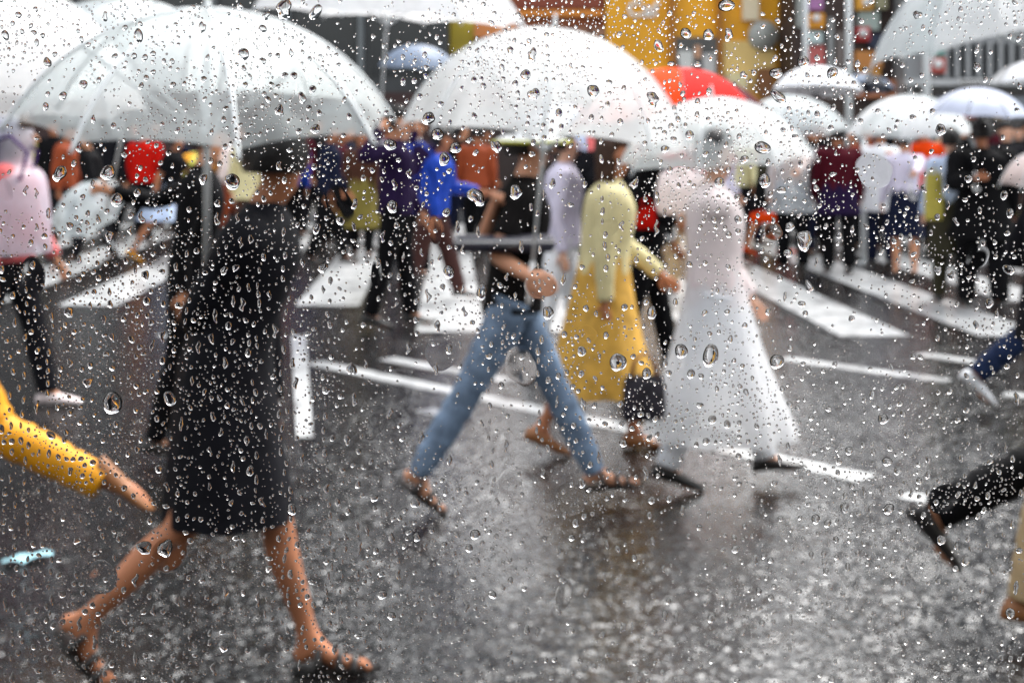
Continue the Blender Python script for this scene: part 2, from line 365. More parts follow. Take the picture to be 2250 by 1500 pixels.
# yellow-green hoarding behind the left crowd
ho = empty('hoarding', (0, 23.6, 0)); tag(ho, 'olive yellow hoarding panels behind the crowd at the left', 'hoarding')
HM = plain('olive_yellow_board', (.48, .46, .10), .5, 0, .2, 2)
for (a, b_, y0, y1) in [(70, 112, 305, 372), (116, 138, 308, 374), (146, 162, 308, 378), (166, 238, 312, 384), (243, 285, 318, 392), (289, 330, 320, 392)]:
    p0, p1 = P(a, y1, 23.6), P(b_, y0, 23.6)
    wallbox('board', HM, ho, (p0.x, -.03, p0.z), (p1.x, .03, p1.z))
for px in (72, 141, 240, 330):
    p0 = P(px, 300, 23.6); MB().tube([(p0.x, .06, 0), (p0.x, .06, p0.z)], .035, 8).build('post', DSTEEL, ho)

# ------------------------------------------------------------------ umbrellas
PC = {}
def panel_mesh(Rr, th, m, key, under=None):
    k = (round(Rr, 3), round(th, 1), m.name, key)
    if k in PC: return PC[k]
    a = Rr / math.sin(R(th)); nu, nv = 6, 10; v = []; f = []
    half = math.pi / 8
    for j in range(nv + 1):
        q = R(th) * max(j / nv, .02); r = a * math.sin(q); z = a * (math.cos(q) - math.cos(R(th)))
        for i in range(nu + 1):
            s = -1 + 2 * i / nu; ang = half * s
            pull = 1 - .075 * (1 - s * s) * (j / nv)
            dip = .03 * Rr * (1 - s * s) * (j / nv) ** 3
            v.append((r * pull * math.cos(ang), r * pull * math.sin(ang), z + dip))
    for j in range(nv):
        for i in range(nu):
            f.append((j*(nu+1)+i, (j+1)*(nu+1)+i, (j+1)*(nu+1)+i+1, j*(nu+1)+i+1))
    me = mesh('canopy_panel', v, f); me.materials.append(m); PC[k] = me; return me
def rib_mesh(Rr, th, m, r_):
    k = ('rib', round(Rr, 3), round(th, 1), m.name)
    if k in PC: return PC[k]
    a = Rr / math.sin(R(th)); pts = []
    for j in range(12):
        q = R(th) * (j / 11 * 1.0 + .01); pts.append((a * math.sin(q) + .004, 0, a * (math.cos(q) - math.cos(R(th))) - .004))
    pts.append((pts[-1][0] + .012, 0, pts[-1][2] - .016))
    b = MB().tube(pts, r_, 5); me = mesh('rib', b.v, b.f); me.materials.append(m); PC[k] = me; return me
def stretch_mesh(Rr, th, m, r_):
    k = ('st', round(Rr, 3), round(th, 1), m.name)
    if k in PC: return PC[k]
    a = Rr / math.sin(R(th)); q = R(th) * .55
    b = MB().tube([(.012, 0, -.06), (a * math.sin(q), 0, a * (math.cos(q) - math.cos(R(th))) - .008)], r_, 5)
    me = mesh('stretcher', b.v, b.f); me.materials.append(m); PC[k] = me; return me
def umbrella(label, px, py, d, Rr, th=68, lean=0, tilt=0, mats=None, frame=None, Ls=.62, spin=11, thick=.0045, handle=None, group='open umbrellas over the crowd'):
    """open umbrella whose rim centre shows at (px, py); lean: top to the right, tilt: top towards the window (degrees).  Returns root and hand point"""
    mats = mats or [VINYL]; frame = frame or STEEL
    ax = Vector((math.sin(R(lean)), -math.sin(R(tilt)), 1)).normalized()
    c = P(px, py, d); root = empty('umbrella', c - ax * Ls)
    root.rotation_mode = 'QUATERNION'; root.rotation_quaternion = ax.to_track_quat('Z', 'Y')
    h = Rr / math.sin(R(th)) * (1 - math.cos(R(th)))
    for i in range(8):
        m = mats[i % len(mats)]
        for nm, me, off in (('canopy_panel', panel_mesh(Rr, th, m, 0), 0), ('rib', rib_mesh(Rr, th, frame, thick), .5), ('stretcher', stretch_mesh(Rr, th, frame, thick * .9), .5)):
            o = link(nm, me, None, root); o.location = (0, 0, Ls); o.rotation_euler = (0, 0, R(spin) + (i + off) * math.pi / 4)
    MB().tube([(0, 0, .05), (0, 0, Ls + h + .02)], thick * 1.5, 8).build('shaft', frame, root)
    MB().tube([(0, 0, Ls + h), (0, 0, Ls + h + .03), (0, 0, Ls + h + .06)], [.012, .007, .004], 8).build('ferrule', frame, root)
    MB().tube([(0, 0, Ls - .09), (0, 0, Ls - .03)], thick * 2.4, 8).build('runner', frame, root)
    hp = [(0, 0, .09), (0, 0, 0), (0, 0, -.05)] + [(.028 - .028 * math.cos(a), 0, -.05 - .028 * math.sin(a)) for a in (.6, 1.2, 1.8, 2.4, 3.1)]
    MB().tube(hp, .011, 8).build('handle', handle or WHITEP, root)
    tag(root, label, 'umbrella', group)
    return root, c - ax * (Ls - .03)

# ------------------------------------------------------------------ people
def two_bone(s, t, l1, l2, pole):
    v = t - s; L = v.length; L = max(.12, min(L, (l1 + l2) * .998)); u = v.normalized()
    a = (l1 * l1 - l2 * l2 + L * L) / (2 * L); h = math.sqrt(max(l1 * l1 - a * a, 0))
    pl = (pole - u * pole.dot(u)).normalized()
    return s + u * a + pl * h, s + u * L
def tubes_along(mb, pts, rads, n=14, k=4, amp=0.0):
    rows = crom([tuple(p) + (r,) for p, r in zip(pts, rads)], k)
    rr = [row[3] * (1 + amp * math.sin(i * 2.1) * (.5 + .5 * math.sin(i * .9))) for i, row in enumerate(rows)]
    mb.tube([row[:3] for row in rows], rr, n)
def person(label, px, d, face=0, h=1.66, lean=4, legs=((18, 4), (-16, 10)), feet=(0, -18), arms=(12, -10), elbows=(20, 20),
           hold=None, hold_side=1, hold2=None, top=None, bottom=None, skirt=None, coat=None, shoes=None, skin=None, hair='short', hairm=None,
           sleeves='long', bare_legs=False, sandals=False, cuff=.06, near=False, group='people crossing in the rain', z0=0.0, breadth=1.0, hat=None, turn=0, bag=None):
    """face: 0 walks right, 180 walks left, 90 walks away, -90 comes towards the window"""
    k = h / 1.68; skin = skin or SKIN; hairm = hairm or HAIR; shoes = shoes or LEATHER
    root = empty('person', (gx(px, d), d, z0), R(face)); tag(root, label, 'person', group)
    LT, LS = .42, .415
    J = {}; al = R(lean)
    def limb(t): return Vector((math.sin(t), 0, -math.cos(t)))
    pel = Vector((0, 0, 0)); lowest = 9
    for s, (t, kn), ft in ((1, legs[0], feet[0]), (-1, legs[1], feet[1])):
        hip = Vector((0, s * .088 * breadth, -.03)); knee = hip + limb(R(t)) * LT; ank = knee + limb(R(t - kn)) * LS
        fd = Vector((math.cos(R(ft)), 0, math.sin(R(ft)))); dn = Vector((math.sin(R(ft)), 0, -math.cos(R(ft))))
        heel = ank - fd * .045 + dn * .045; ball = ank + fd * .12 + dn * .06; toe = ank + fd * .185 + dn * .062
        J[s] = dict(hip=hip, knee=knee, ank=ank, heel=heel, ball=ball, toe=toe, fd=fd, dn=dn)
        lowest = min(lowest, heel.z - .03, ball.z - .018, toe.z - .016)
    up = Vector((math.sin(al), 0, math.cos(al)))
    base = Vector((0, 0, -lowest))
    waist = up * .16; chest = up * .34; uch = up * .44; nb = up * .50; nk = up * .555 + Vector((.012, 0, 0))
    hd = nk + Vector((.02, 0, .10)); jaw = nk + Vector((.03, 0, .03)); crown = nk + Vector((.008, 0, .155))
    def W(p): return (p + base) * k
    inv = Matrix.Translation((gx(px, d), d, z0)) @ Matrix.Rotation(R(face), 4, 'Z'); inv = inv.inverted()
    A = {}
    for s, i in ((1, 0), (-1, 1)):
        sh = uch + Vector((0, s * .165 * breadth, -.01))
        tgt = hold if (hold is not None and s == hold_side) else (hold2 if (hold2 is not None and s == -hold_side) else None)
        if tgt is not None:
            tl = (inv @ Vector(tgt)) / k - base
            el, wr = two_bone(sh, tl, .28, .25, Vector((-.5, s * .5, -1)))
            hdir = (wr - el).normalized(); grip = True
        else:
            a = R(arms[i]); e = R(elbows[i]); o = Vector((0, s * .14, 0))
            el = sh + (limb(a) + o).normalized() * .28; wr = el + (limb(a + e) + o * .2).normalized() * .25; hdir = (wr - el).normalized(); grip = False
        A[s] = dict(sh=sh, el=el, wr=wr, hd=hdir, grip=grip)
    # one continuous skinned body
    V = []; E = []; RD = []
    def v(p, r, par=None):
        V.append(W(p)); RD.append(r * k)
        if par is not None: E.append((par, len(V) - 1))
        return len(V) - 1
    b = breadth
    ip = v(pel, .125 * b); iw = v(waist, .112 * b, ip); ic = v(chest, .125 * b, iw); iu = v(uch, .115 * b, ic); inb = v(nb, .062, iu); ink = v(nk, .05, inb)
    ij = v(jaw, .062, ink); ih = v(hd, .083, ij); v(crown, .062, ih)
    for s in (1, -1):
        a = A[s]; i0 = v(a['sh'], .058 * b, iu); i1 = v(a['sh'].lerp(a['el'], .5), .046, i0); i2 = v(a['el'], .038, i1); i3 = v(a['el'].lerp(a['wr'], .4), .036, i2); i4 = v(a['wr'], .025, i3)
        hdv = a['hd']; side = Vector((0, 1, 0)) if abs(hdv.y) < .8 else Vector((1, 0, 0)); fw = side.cross(hdv).normalized(); side = hdv.cross(fw)
        palm = v(a['wr'] + hdv * .055, .027, i4)
        curl = 1.15 if a['grip'] else .45
        for q in range(4):
            off = fw * (.021 - .014 * q); ln = (.036, .04, .038, .03)[q]
            p0 = a['wr'] + hdv * .085 + off; d1 = (hdv * math.cos(curl * .6) - side * s * math.sin(curl * .6)); d2 = (hdv * math.cos(curl * 1.7) - side * s * math.sin(curl * 1.7))
            f0 = v(p0, .0095, palm); f1 = v(p0 + d1 * ln, .0088, f0); v(p0 + d1 * ln + d2 * ln * .9, .0075, f1)
        t0 = v(a['wr'] + hdv * .035 + fw * .03, .011, palm); t1 = v(a['wr'] + hdv * .062 + fw * .05 - side * s * .012, .0098, t0); v(a['wr'] + hdv * .09 + fw * .05 - side * s * .03, .008, t1)
        g = J[s]; l0 = v(g['hip'], .09 * b, ip); l1 = v(g['hip'].lerp(g['knee'], .45), .076 * b, l0); l2 = v(g['knee'], .053, l1)
        l3 = v(g['knee'].lerp(g['ank'], .32) - g['fd'] * .012, .054, l2); l4 = v(g['knee'].lerp(g['ank'], .75), .036, l3); l5 = v(g['ank'], .034, l4)
        v(g['heel'], .028, l5); l6 = v(g['ball'] - g['fd'] * .03, .03, l5); l7 = v(g['ball'] + g['fd'] * .02, .026, l6)
        if near and sandals:
            for q in range(5):
                pq = g['toe'] + Vector((0, s * (-.032 + .016 * q), 0)) - g['fd'] * (.005 + .006 * q); v(pq + g['fd'] * .01, .0095 if q else .013, l7)
        else: v(g['toe'], .02, l7)
    me = bpy.data.meshes.new('body'); me.from_pydata(V, E, []); me.materials.append(skin)
    bo = bpy.data.objects.new('body', me); C.objects.link(bo); bo.parent = root
    sk = bo.modifiers.new('skin', 'SKIN'); sk.use_smooth_shade = True; sk.branch_smoothing = .6
    for i, r_ in enumerate(RD): me.skin_vertices[0].data[i].radius = (r_, r_)
    me.skin_vertices[0].data[0].use_root = True
    ss = bo.modifiers.new('sub', 'SUBSURF'); ss.levels = 1; ss.render_levels = 2 if near else 1
    # face and hair
    hc = W(hd); HT = Matrix.Rotation(R(turn), 3, 'Z')
    def HV(*q): return HT @ Vector(q)
    MB().tube([hc + HV(.075, 0, .02) * k, hc + HV(.104, 0, -.018) * k, hc + HV(.085, 0, -.028) * k], [.006 * k, .012 * k, .008 * k], 6).build('nose', skin, root)
    for s in (1, -1):
        MB().tube([hc + HV(.004, s * .083, .025) * k, hc + HV(-.008, s * .093, -.005) * k, hc + HV(.004, s * .083, -.033) * k], [.008 * k, .016 * k, .007 * k], 6).build('ear', skin, root)
        MB().tube([hc + HV(.081, s * .032 - .011, .012) * k, hc + HV(.081, s * .032, .012) * k, hc + HV(.081, s * .032 + .011, .012) * k], [.004 * k, .009 * k, .004 * k], 6).build('eye', EYE_M, root)
    MB().tube([hc + HV(.078, -.022, -.055) * k, hc + HV(.084, 0, -.055) * k, hc + HV(.078, .022, -.055) * k], [.003 * k, .006 * k, .003 * k], 6).build('mouth', LIP, root)
    if hair:
        hv = []; hf = []; nu, nv = 20, 12; long_ = hair == 'long'
        for j in range(nv + 1):
            th = math.pi * j / nv * (.80 if long_ else .66)
            for i in range(nu):
                a = 2 * math.pi * i / nu; x = math.cos(a); y = math.sin(a); front = max(0, x)
                st = math.sin(th); ct = math.cos(th); r_ = 1.10 - .25 * front * max(0, st - .55) * (1 if j > nv * .45 else 0)
                z = ct * .125 + .022
                if front > .2 and ct < .25: r_ = .70; z = .25 * .125 + .02
                xx = x * st * .099 * r_ - .012; yy = y * st * .094 * r_
                if long_ and front < .3 and ct < .1: z -= .17 * (.1 - ct); st2 = max(st, .8); xx = x * st2 * .1 - .02; yy = y * st2 * .097
                jit = 1 + .05 * math.sin(5 * a + j) + .03 * math.sin(11 * a)
                hv.append(hc + HV(xx * jit, yy * jit, z) * k)
        for j in range(nv):
            for i in range(nu): hf.append((j*nu+i, (j+1)*nu+i, (j+1)*nu+(i+1) % nu, j*nu+(i+1) % nu))
        MB().add(hv, hf).build('hair', hairm, root)
    if hat:
        hb = MB(); n = 24; sec = [(.13, .035), (.128, .075), (.07, .10), (.045, .108), (.012, .165), (.006, .168), (.035, .105)]
        hb.loft([(hc + Vector((-.004, 0, z + .01)) * k, r_ * k, r_ * k) for z, r_ in sec], n); hb.build('hat', hat, root)
        rb = MB().tube([hc + Vector((.168 * math.cos(a), .168 * math.sin(a), .019)) * k for a in [2 * math.pi * i / 24 for i in range(25)]], .008 * k, 6, False); rb.build('hat_edge', LIME, root)
    # clothing
    def sec(p, rx, ry): return (W(p), rx * k * b, ry * k * b)
    hem_c = (J[1]['knee'] + J[-1]['knee']) / 2
    if top or coat:
        m = coat or top; tb = MB()
        rows = [tuple(nb + up * .03) + (.058, .062), tuple(nb) + (.075, .095), tuple(uch) + (.118, .185), tuple(chest + Vector((.01, 0, 0))) + (.142, .178), tuple(waist) + (.132, .16), tuple(pel + up * .04) + (.142, .172)]
        if coat:
            zz = (.62 if coat is True else .62)
            drop = J[1]['knee'].z * .5 + J[-1]['knee'].z * .5
            spread = abs(J[1]['knee'].x - J[-1]['knee'].x) / 2 + .085
            rows += [tuple(Vector((hem_c.x * .45, 0, drop * .45))) + (.16 + .25 * max(0, spread - .16), .19), tuple(Vector((hem_c.x, 0, drop + .01))) + (max(spread, .18), .21)]
        else:
            rows += [tuple(pel - up * .06) + (.150, .178)]
        tb.loft([((W(Vector(r_[:3]))), r_[3] * k * b, r_[4] * k * b) for r_ in crom(rows, 4)], 32, .05 if coat else .03, 8, False, px * .01)
        for s in (1, -1):
            a = A[s]
            if sleeves == 'long': pts = [a['sh'] - Vector((0, s * .05, 0)), a['sh'], a['sh'].lerp(a['el'], .5), a['el'], a['el'].lerp(a['wr'], .5), a['wr']]; rad = [.07, .074, .064, .056, .05, .042]
            else: pts = [a['sh'] - Vector((0, s * .05, 0)), a['sh'], a['sh'].lerp(a['el'], .35), a['sh'].lerp(a['el'], .7)]; rad = [.07, .074, .068, .066]
            tubes_along(tb, [W(p) for p in pts], [r_ * k * b for r_ in rad], 14, 4, .06)
        tb.build('coat' if coat else 'top', m, root)
    if skirt:
        m, hem, flare = skirt; sb = MB()
        hz_ = hem - base.z
        t_ = min(1, max(0, (0 - hz_) / .45)); cx = hem_c.x * t_
        rows = [tuple(waist - up * .03) + (.130, .158), tuple(pel) + (.150, .180), tuple(Vector((cx * .4, 0, hz_ * .45))) + (.15 + flare * .4, .18 + flare * .4), tuple(Vector((cx * .8, 0, hz_ * .8))) + (.15 + flare * .8, .18 + flare * .75), tuple(Vector((cx, 0, hz_))) + (.15 + flare, .18 + flare * .9)]
        sb.loft([((W(Vector(r_[:3]))), r_[3] * k * b, r_[4] * k * b) for r_ in crom(rows, 5)], 40, .09, 10, False, px * .02); sb.build('skirt', m, root)
    if bottom:
        tb = MB()
        tb.loft([((W(Vector(r_[:3]))), r_[3] * k * b, r_[4] * k * b) for r_ in crom([tuple(waist - up * .04) + (.124, .152), tuple(pel) + (.14, .168), tuple(pel - Vector((0, 0, .09))) + (.12, .16)], 4)], 28, 0, 8, False)
        for s in (1, -1):
            g = J[s]; pts = [g['hip'] + Vector((0, 0, .03)), g['hip'].lerp(g['knee'], .3), g['hip'].lerp(g['knee'], .7), g['knee'], g['knee'].lerp(g['ank'], .35), g['knee'].lerp(g['ank'], .7), g['ank'] + (g['knee'] - g['ank']).normalized() * .0]
            tubes_along(tb, [W(p) for p in pts], [r_ * k * b for r_ in (.098, .096, .084, .072, .072, .066, cuff)], 16, 6, .09 if near else .05)
        tb.build('trousers', bottom, root)
    for s in (1, -1):
        g = J[s]; fd, dn = g['fd'], g['dn']; lat = Vector((0, 1, 0))
        if sandals:
            sb = MB(); o0 = g['ank'] + dn * .078
            vv = []; N = 12
            for z_ in (0, .016):
                for i in range(N):
                    a = 2 * math.pi * i / N; ln = .135 * math.cos(a); vv.append(W(o0 + fd * (.075 + ln) + lat * (.046 * math.sin(a) * (1 + .12 * math.cos(a))) - dn * z_))
            sb.add(vv, [tuple(range(N))[::-1], tuple(range(N, 2 * N))] + [(i, (i + 1) % N, N + (i + 1) % N, N + i) for i in range(N)])
            so_ = sb.build('sandal', LEATHER, root, False)
            for q in (.02, .085, .13):
                st = MB(); pts = []
                for i in range(9):
                    a = math.pi * i / 8; pts.append(W(o0 + fd * (q + .01) + lat * .047 * math.cos(a) - dn * (.01 + (.075 - q * .32) * math.sin(a))))
                st.tube(pts, .012 * k, 6); st.build('strap', LEATHER, so_)
        else:
            sb = MB(); o0 = g['ank'] + dn * .075; secs = []
            for (x_, w_, h_) in [(-.068, .020, .045), (-.055, .034, .075), (-.02, .038, .088), (.03, .038, .082), (.08, .043, .056), (.13, .046, .044), (.175, .038, .034), (.2, .018, .02)]:
                secs.append((x_, w_, h_))
            n = 12; vv = []; ff = []
            for (x_, w_, h_) in secs:
                for i in range(n):
                    a = 2 * math.pi * i / n; zz = max(0, .5 + .5 * math.sin(a)) * h_
                    ww = w_ * math.cos(a) * (1 if math.sin(a) < .3 else .85); vv.append(W(o0 + fd * x_ + lat * ww - dn * zz))
            for j in range(len(secs) - 1):
                for i in range(n): ff.append((j*n+i, (j+1)*n+i, (j+1)*n+(i+1) % n, j*n+(i+1) % n))
            ff.append(tuple(range(n))); ff.append(tuple((len(secs)-1)*n+i for i in range(n))[::-1])
            sb.add(vv, ff); sb.build('shoe', shoes, root)
    root['hand_free'] = tuple((inv.inverted() @ W(A[-hold_side]['wr'] + A[-hold_side]['hd'] * .06)))
    return root
def backpack(label, p, m, face, sc=1.0, grp=None):
    """rounded backpack with pocket and straps; p: centre of its back face"""
    o = empty('backpack', p, R(face)); tag(o, label, 'backpack', grp)
    b = MB(); n = 20
    rows = crom([(.21, .05, .09), (.19, .08, .14), (.08, .10, .165), (-.08, .11, .17), (-.18, .10, .16), (-.21, .07, .12)], 3)
    b.loft([((-r_[1] * sc, 0, r_[0] * sc), r_[1] * sc, r_[2] * sc) for r_ in rows], n); b.build('pack', m, o)
    MB().loft([((-.17 * sc, 0, z * sc), rx * sc, ry * sc) for z, rx, ry in [(.0, .02, .06), (-.01, .06, .11), (-.1, .07, .12), (-.16, .05, .1)]], n).build('pocket', m, o)
    for s in (1, -1):
        MB().tube([(.0, s * .08 * sc, .2 * sc), (.10 * sc, s * .09 * sc, .23 * sc), (.22 * sc, s * .1 * sc, .12 * sc), (.18 * sc, s * .11 * sc, -.06 * sc), (0, s * .12 * sc, -.16 * sc)], .013 * sc, 8).build('strap', m, o)
    return o
def handbag(label, p, m, w_=.26, h_=.22, t_=.09, rz=0, strap=.16, mh=None, name='handbag', grp=None):
    """soft bag hanging from a handle; p: where the handle is held"""
    o = empty(name, p, R(rz)); tag(o, label, 'bag', grp)
    z0 = -strap
    secs = crom([(0, .42, .35), (-.15, .46, .8), (-.5, .5, 1), (-.85, .5, 1), (-1, .44, .7)], 3)
    b = MB(); b.loft([((0, 0, z0 + r_[0] * h_), w_ * r_[1], t_ * .5 * r_[2]) for r_ in secs], 24, .03); b.add([(w_*.44*math.cos(a), t_*.35*math.sin(a), z0 - h_) for a in [2*math.pi*i/16 for i in range(16)]], [tuple(range(16))[::-1]]); b.build('bag', m, o)
    for s in (1, -1):
        MB().tube([(-w_ * .3, s * t_ * .2, z0 - .01), (-w_ * .22, s * t_ * .12, z0 * .4), (0, s * .004, 0), (w_ * .22, s * t_ * .12, z0 * .4), (w_ * .3, s * t_ * .2, z0 - .01)], .007, 6).build('handle', mh or m, o)
    return o

# --- near walker at the left, dark coat, clear umbrella
uA, hA = umbrella('clear umbrella held over the dark coated walker at the left', 455, 258, 4.34, .575, 60, 2, 9, [vinyl('thin_clear_vinyl', (.84, .89, .89), .58), VINYL], Ls=.60, spin=30, thick=.007)
person('person in a dark knee length coat striding under a clear umbrella with bare lower legs', 490, 4.28, -4, 1.70, 14, ((19, 4), (-13, 34)), (2, -46), (-6, 14), (10, 14),
       hold=hA, hold_side=-1, coat=cloth('dark_coat', (.006, .006, .009), .75, .5, 9, .6, .12), sandals=True, skin=SKINW, hair='short', near=True, breadth=.95, turn=75)
# --- walker leaving at the far left, yellow trousers
uB, hB = umbrella('milky umbrella domed over the top left corner', -75, 235, 5.1, .63, 76, 3, 4, [VINYLM], Ls=.60, spin=8)
person('person walking out of view at far left, trailing leg in yellow trousers', -160, 5.2, 180, 1.72, 10, ((22, 14), (-33, 30)), (0, -134), (12, -8), (20, 10),
       hold=hB, hold_side=-1, top=YELLOW, bottom=YELLOW, skin=SKINW, near=True, cuff=.062, shoes=TAN)
# --- centre: man in jeans and sandals under the big white umbrella
uS, hS = umbrella('large white umbrella over the walker in jeans and sandals', 1196, 300, 5.75, .575, 75, 5.3, 0, [vinyl('white_film', (.92, .93, .93), .36)], Ls=.60, spin=20)
sm = person('person in dark shirt, light jeans and strappy sandals striding under the large white umbrella', 1128, 6.2, 0, 1.68, 5, ((26, 1), (-28, 3)), (6, -36), (25, 15), (70, 60),
       hold=hS, hold_side=-1, hold2=P(1085, 455, 6.1), top=cloth('black_shirt', (.007, .006, .006), .8, .3, 14, .25, .1), bottom=DENIM, skin=cloth('skin_fair', (.68, .34, .21), .5, .2, 9, .1), sleeves='short', sandals=True, near=True, cuff=.05, breadth=.9, hat=WHITE)
ca = empty('flat_case', P(1108, 534, 5.95)); tag(ca, 'flat dark case carried at the waist of the walker in jeans', 'case')
cb = bmesh.new(); bmesh.ops.create_cube(cb, size=1); bmesh.ops.scale(cb, vec=(.42, .26, .055), verts=cb.verts); bmesh.ops.bevel(cb, geom=cb.edges[:], offset=.012, segments=2, affect='EDGES')
me = bpy.data.meshes.new('shell'); cb.to_mesh(me); cb.free(); link('shell', me, plain('case_shell', (.03, .03, .05), .4), ca)
MB().box((-.205, -.134, .012), (.205, -.126, .021)).build('pale_zip', WHITEP, ca, False)
MB().tube([(-.05, -.13, 0), (-.045, -.16, 0), (.045, -.16, 0), (.05, -.13, 0)], .006, 6).build('handle', LEATHER, ca)
# --- woman in cream coat and golden skirt
person('person in a cream jacket and long golden skirt behind the walker in jeans', 1325, 7.3, 0, 1.62, 4, ((14, 4), (-20, 8)), (0, -20), (20, -8), (30, 10),
       top=CREAM, skirt=(GOLD, .33, .14), shoes=TAN, skin=SKINW, hair='long', hairm=HAIRB, near=True)
# --- woman in long white dress
uE, hE = umbrella('small white umbrella over the long white dress', 1572, 352, 6.9, .47, 66, -4, 4, [VINYL], Ls=.5, spin=5)
person('person in a pale pink top and a long flared white dress beside the golden skirt', 1572, 6.6, 0, 1.60, -2, ((20, 4), (-14, 6)), (4, -16), (16, -12), (18, 12),
       hold=hE, hold_side=-1, top=PALEPINK, skirt=(vinyl('white_dress', (.95, .95, .96), .02, .5), .26, .21), bottom=WHITE, shoes=LEATHER, skin=SKINP, hair='short', near=True)
handbag('dark flower patterned handbag hanging before the white dress', P(1415, 775, 6.35), cloth('floral_black', (.03, .025, .035), .6, .9, 20), .2, .2, .08, 10, .1, TAN)
uX, hX = umbrella('clear umbrella half hidden behind the big clear one at the left', 300, 150, 7.0, .56, 62, 14, 6, [VINYL, VINYLG], Ls=.66, spin=12, thick=.006)
person('person in long black clothes half hidden behind the dark knee length coat', 424, 7.2, 0, 1.68, 5, ((10, 4), (-9, 6)), (0, -9), (10, -10), (20, 10), hold=hX, hold_side=1, top=BLACK, skirt=(BLACK, .30, .0), bottom=BLACK, skin=SKIN, breadth=.85)
# --- two dim walkers leaving at the right
person('person in blue jeans leaving at the right edge, one white shoe lifted', 2318, 8.4, 0, 1.7, 6, ((22, 8), (-24, 26)), (0, -40), (10, -10), (20, 10), top=NAVY, bottom=DDEN, shoes=WHITE, near=True)
uL, hL = umbrella('wide pale umbrella cutting across the top right corner', 2262, 68, 4.9, .54, 62, -13, 0, [VINYLG, VINYLM], Ls=.62, spin=14)
person('person in beige trousers half cut off by the right edge, nearest there', 2345, 4.75, 0, 1.78, 3, ((12, 4), (-9, 4)), (0, -12), (10, -10), (20, 10), hold=hL, hold_side=1, top=CHAR, bottom=BEIGE, shoes=TAN, near=True)
person('person in black trousers lunging out of view at the right edge', 2462, 4.98, 0, 1.74, 12, ((32, 12), (-42, 22)), (0, -48), (10, -10), (20, 10), top=BLACK, bottom=BLACK, shoes=LEATHER, near=True)
# --- crowd on and beyond the crossing
uQ, hQ = umbrella('huge pale golf umbrella raised high above the dark purple shirt', 850, 40, 11.6, 1.15, 60, 4, 3, [VINYLM], Ls=.95, spin=3, thick=.006)
person('person in dark purple raising the huge pale golf umbrella', 868, 11.9, 0, 1.78, 0, ((10, 3), (-10, 6)), (0, -10), hold=hQ, hold_side=-1, top=DPURP, bottom=BLACK)
rc = person('person in a milky raincoat over a pink top at the left edge', 18, 8.4, 0, 1.70, 4, ((16, 4), (-18, 8)), (0, -18), (10, -10), (20, 10), top=PINK, bottom=CHAR, hair='long', hairm=HAIRB, shoes=PALEPINK)
# raincoat over that person: a hooded cape
cp = MB(); c0 = Vector((gx(20, 8.4), 8.4, 0))
cp.loft([(c0 + Vector((dx, 0, z)), rx, ry) for dx, z, rx, ry in [(r_[0], r_[1], r_[2], r_[3]) for r_ in crom([(.02, 1.745, .03, .03), (.02, 1.72, .09, .09), (.02, 1.6, .125, .12), (.01, 1.46, .12, .14), (.01, 1.38, .19, .24), (.01, 1.2, .22, .26), (0, 1.02, .235, .27), (0, .93, .24, .27)], 4)]], 30, .06, 9)
tag(cp.build('rain_cape', vinyl('cape_vinyl', (.80, .82, .92), .2)), 'milky plastic rain cape worn by the person at the left edge', 'rain cape')
backpack('purple backpack under the milky rain cape at the left edge', P(0, 372, 8.3), PURPLE, 0, .85)
person('dark clad person with a light blue skirt and bare legs beside the yellow umbrella', 365, 17.6, 0, 1.62, 12, ((30, 6), (-26, 6)), (0, -26), (40, -30), (10, 20), top=BLACK, skirt=(LBLUE, .55, .17), shoes=YELLOW, skin=SKINW, sleeves='short', breadth=1.15)
uK, hK = umbrella('small yellow and lime umbrella among the left crowd', 428, 372, 18.6, .30, 70, 12, 20, [YELLOW, LIME, LIME, YELLOW], DSTEEL, .45, 20)
person('small person holding the small yellow and lime umbrella', 436, 18.7, 0, 1.22, 2, ((14, 4), (-12, 6)), (0, -12), hold=hK, hold_side=-1, top=CHAR, bottom=NAVY)
person('person in a cream trench coat and brown trousers left of the dark coat', 548, 17.9, -70, 1.66, 2, ((8, 3), (-8, 5)), (0, -8), top=CREAM, skirt=(CREAM, .78, .04), bottom=BROWN, shoes=BROWN, skin=SKINP)
person('person in rust trousers and a pink top behind the cream trench coat', 508, 18.8, 180, 1.64, 2, ((14, 3), (-14, 6)), (0, -14), top=PALEPINK, bottom=RUST, shoes=YELLOW, skin=SKINP)
person('person in navy with a bare head right of the dark coat', 722, 17.2, 0, 1.68, 2, ((14, 3), (-12, 6)), (0, -12), top=NAVY, bottom=BLACK, skin=SKINW)
person('person in an open olive coat among the middle crowd', 795, 18.0, -80, 1.60, 2, ((8, 3), (-8, 5)), (0, -8), top=BROWN, skirt=(OLIVE, .42, .07), bottom=BLACK, skin=SKINW)
person('person in purple top behind the olive coat', 845, 19.2, 0, 1.72, 2, ((12, 3), (-12, 6)), (0, -12), top=PURPLE, bottom=NAVY, skin=SKINW)
person('person in a bright blue jacket left of the walker in jeans', 950, 13.6, 0, 1.62, 8, ((20, 4), (-16, 8)), (0, -18), (30, -10), (50, 20), top=BLUE, bottom=cloth('dark_red_brown', (.05, .015, .012)), skin=SKINW, breadth=1.2)
backpack('bright blue backpack on the blue jacketed person', P(905, 362, 13.55), BLUE, 0, .9)
uN, hN = umbrella('slate blue umbrella against the dark building', 918, 148, 15.5, .43, 60, 2, 5, [GREYB], DSTEEL, .72, 9)
person('person holding the slate blue umbrella high', 915, 15.7, -90, 1.74, 0, ((8, 3), (-8, 5)), (0, -8), hold=hN, hold_side=1, top=DPURP, bottom=BLACK)
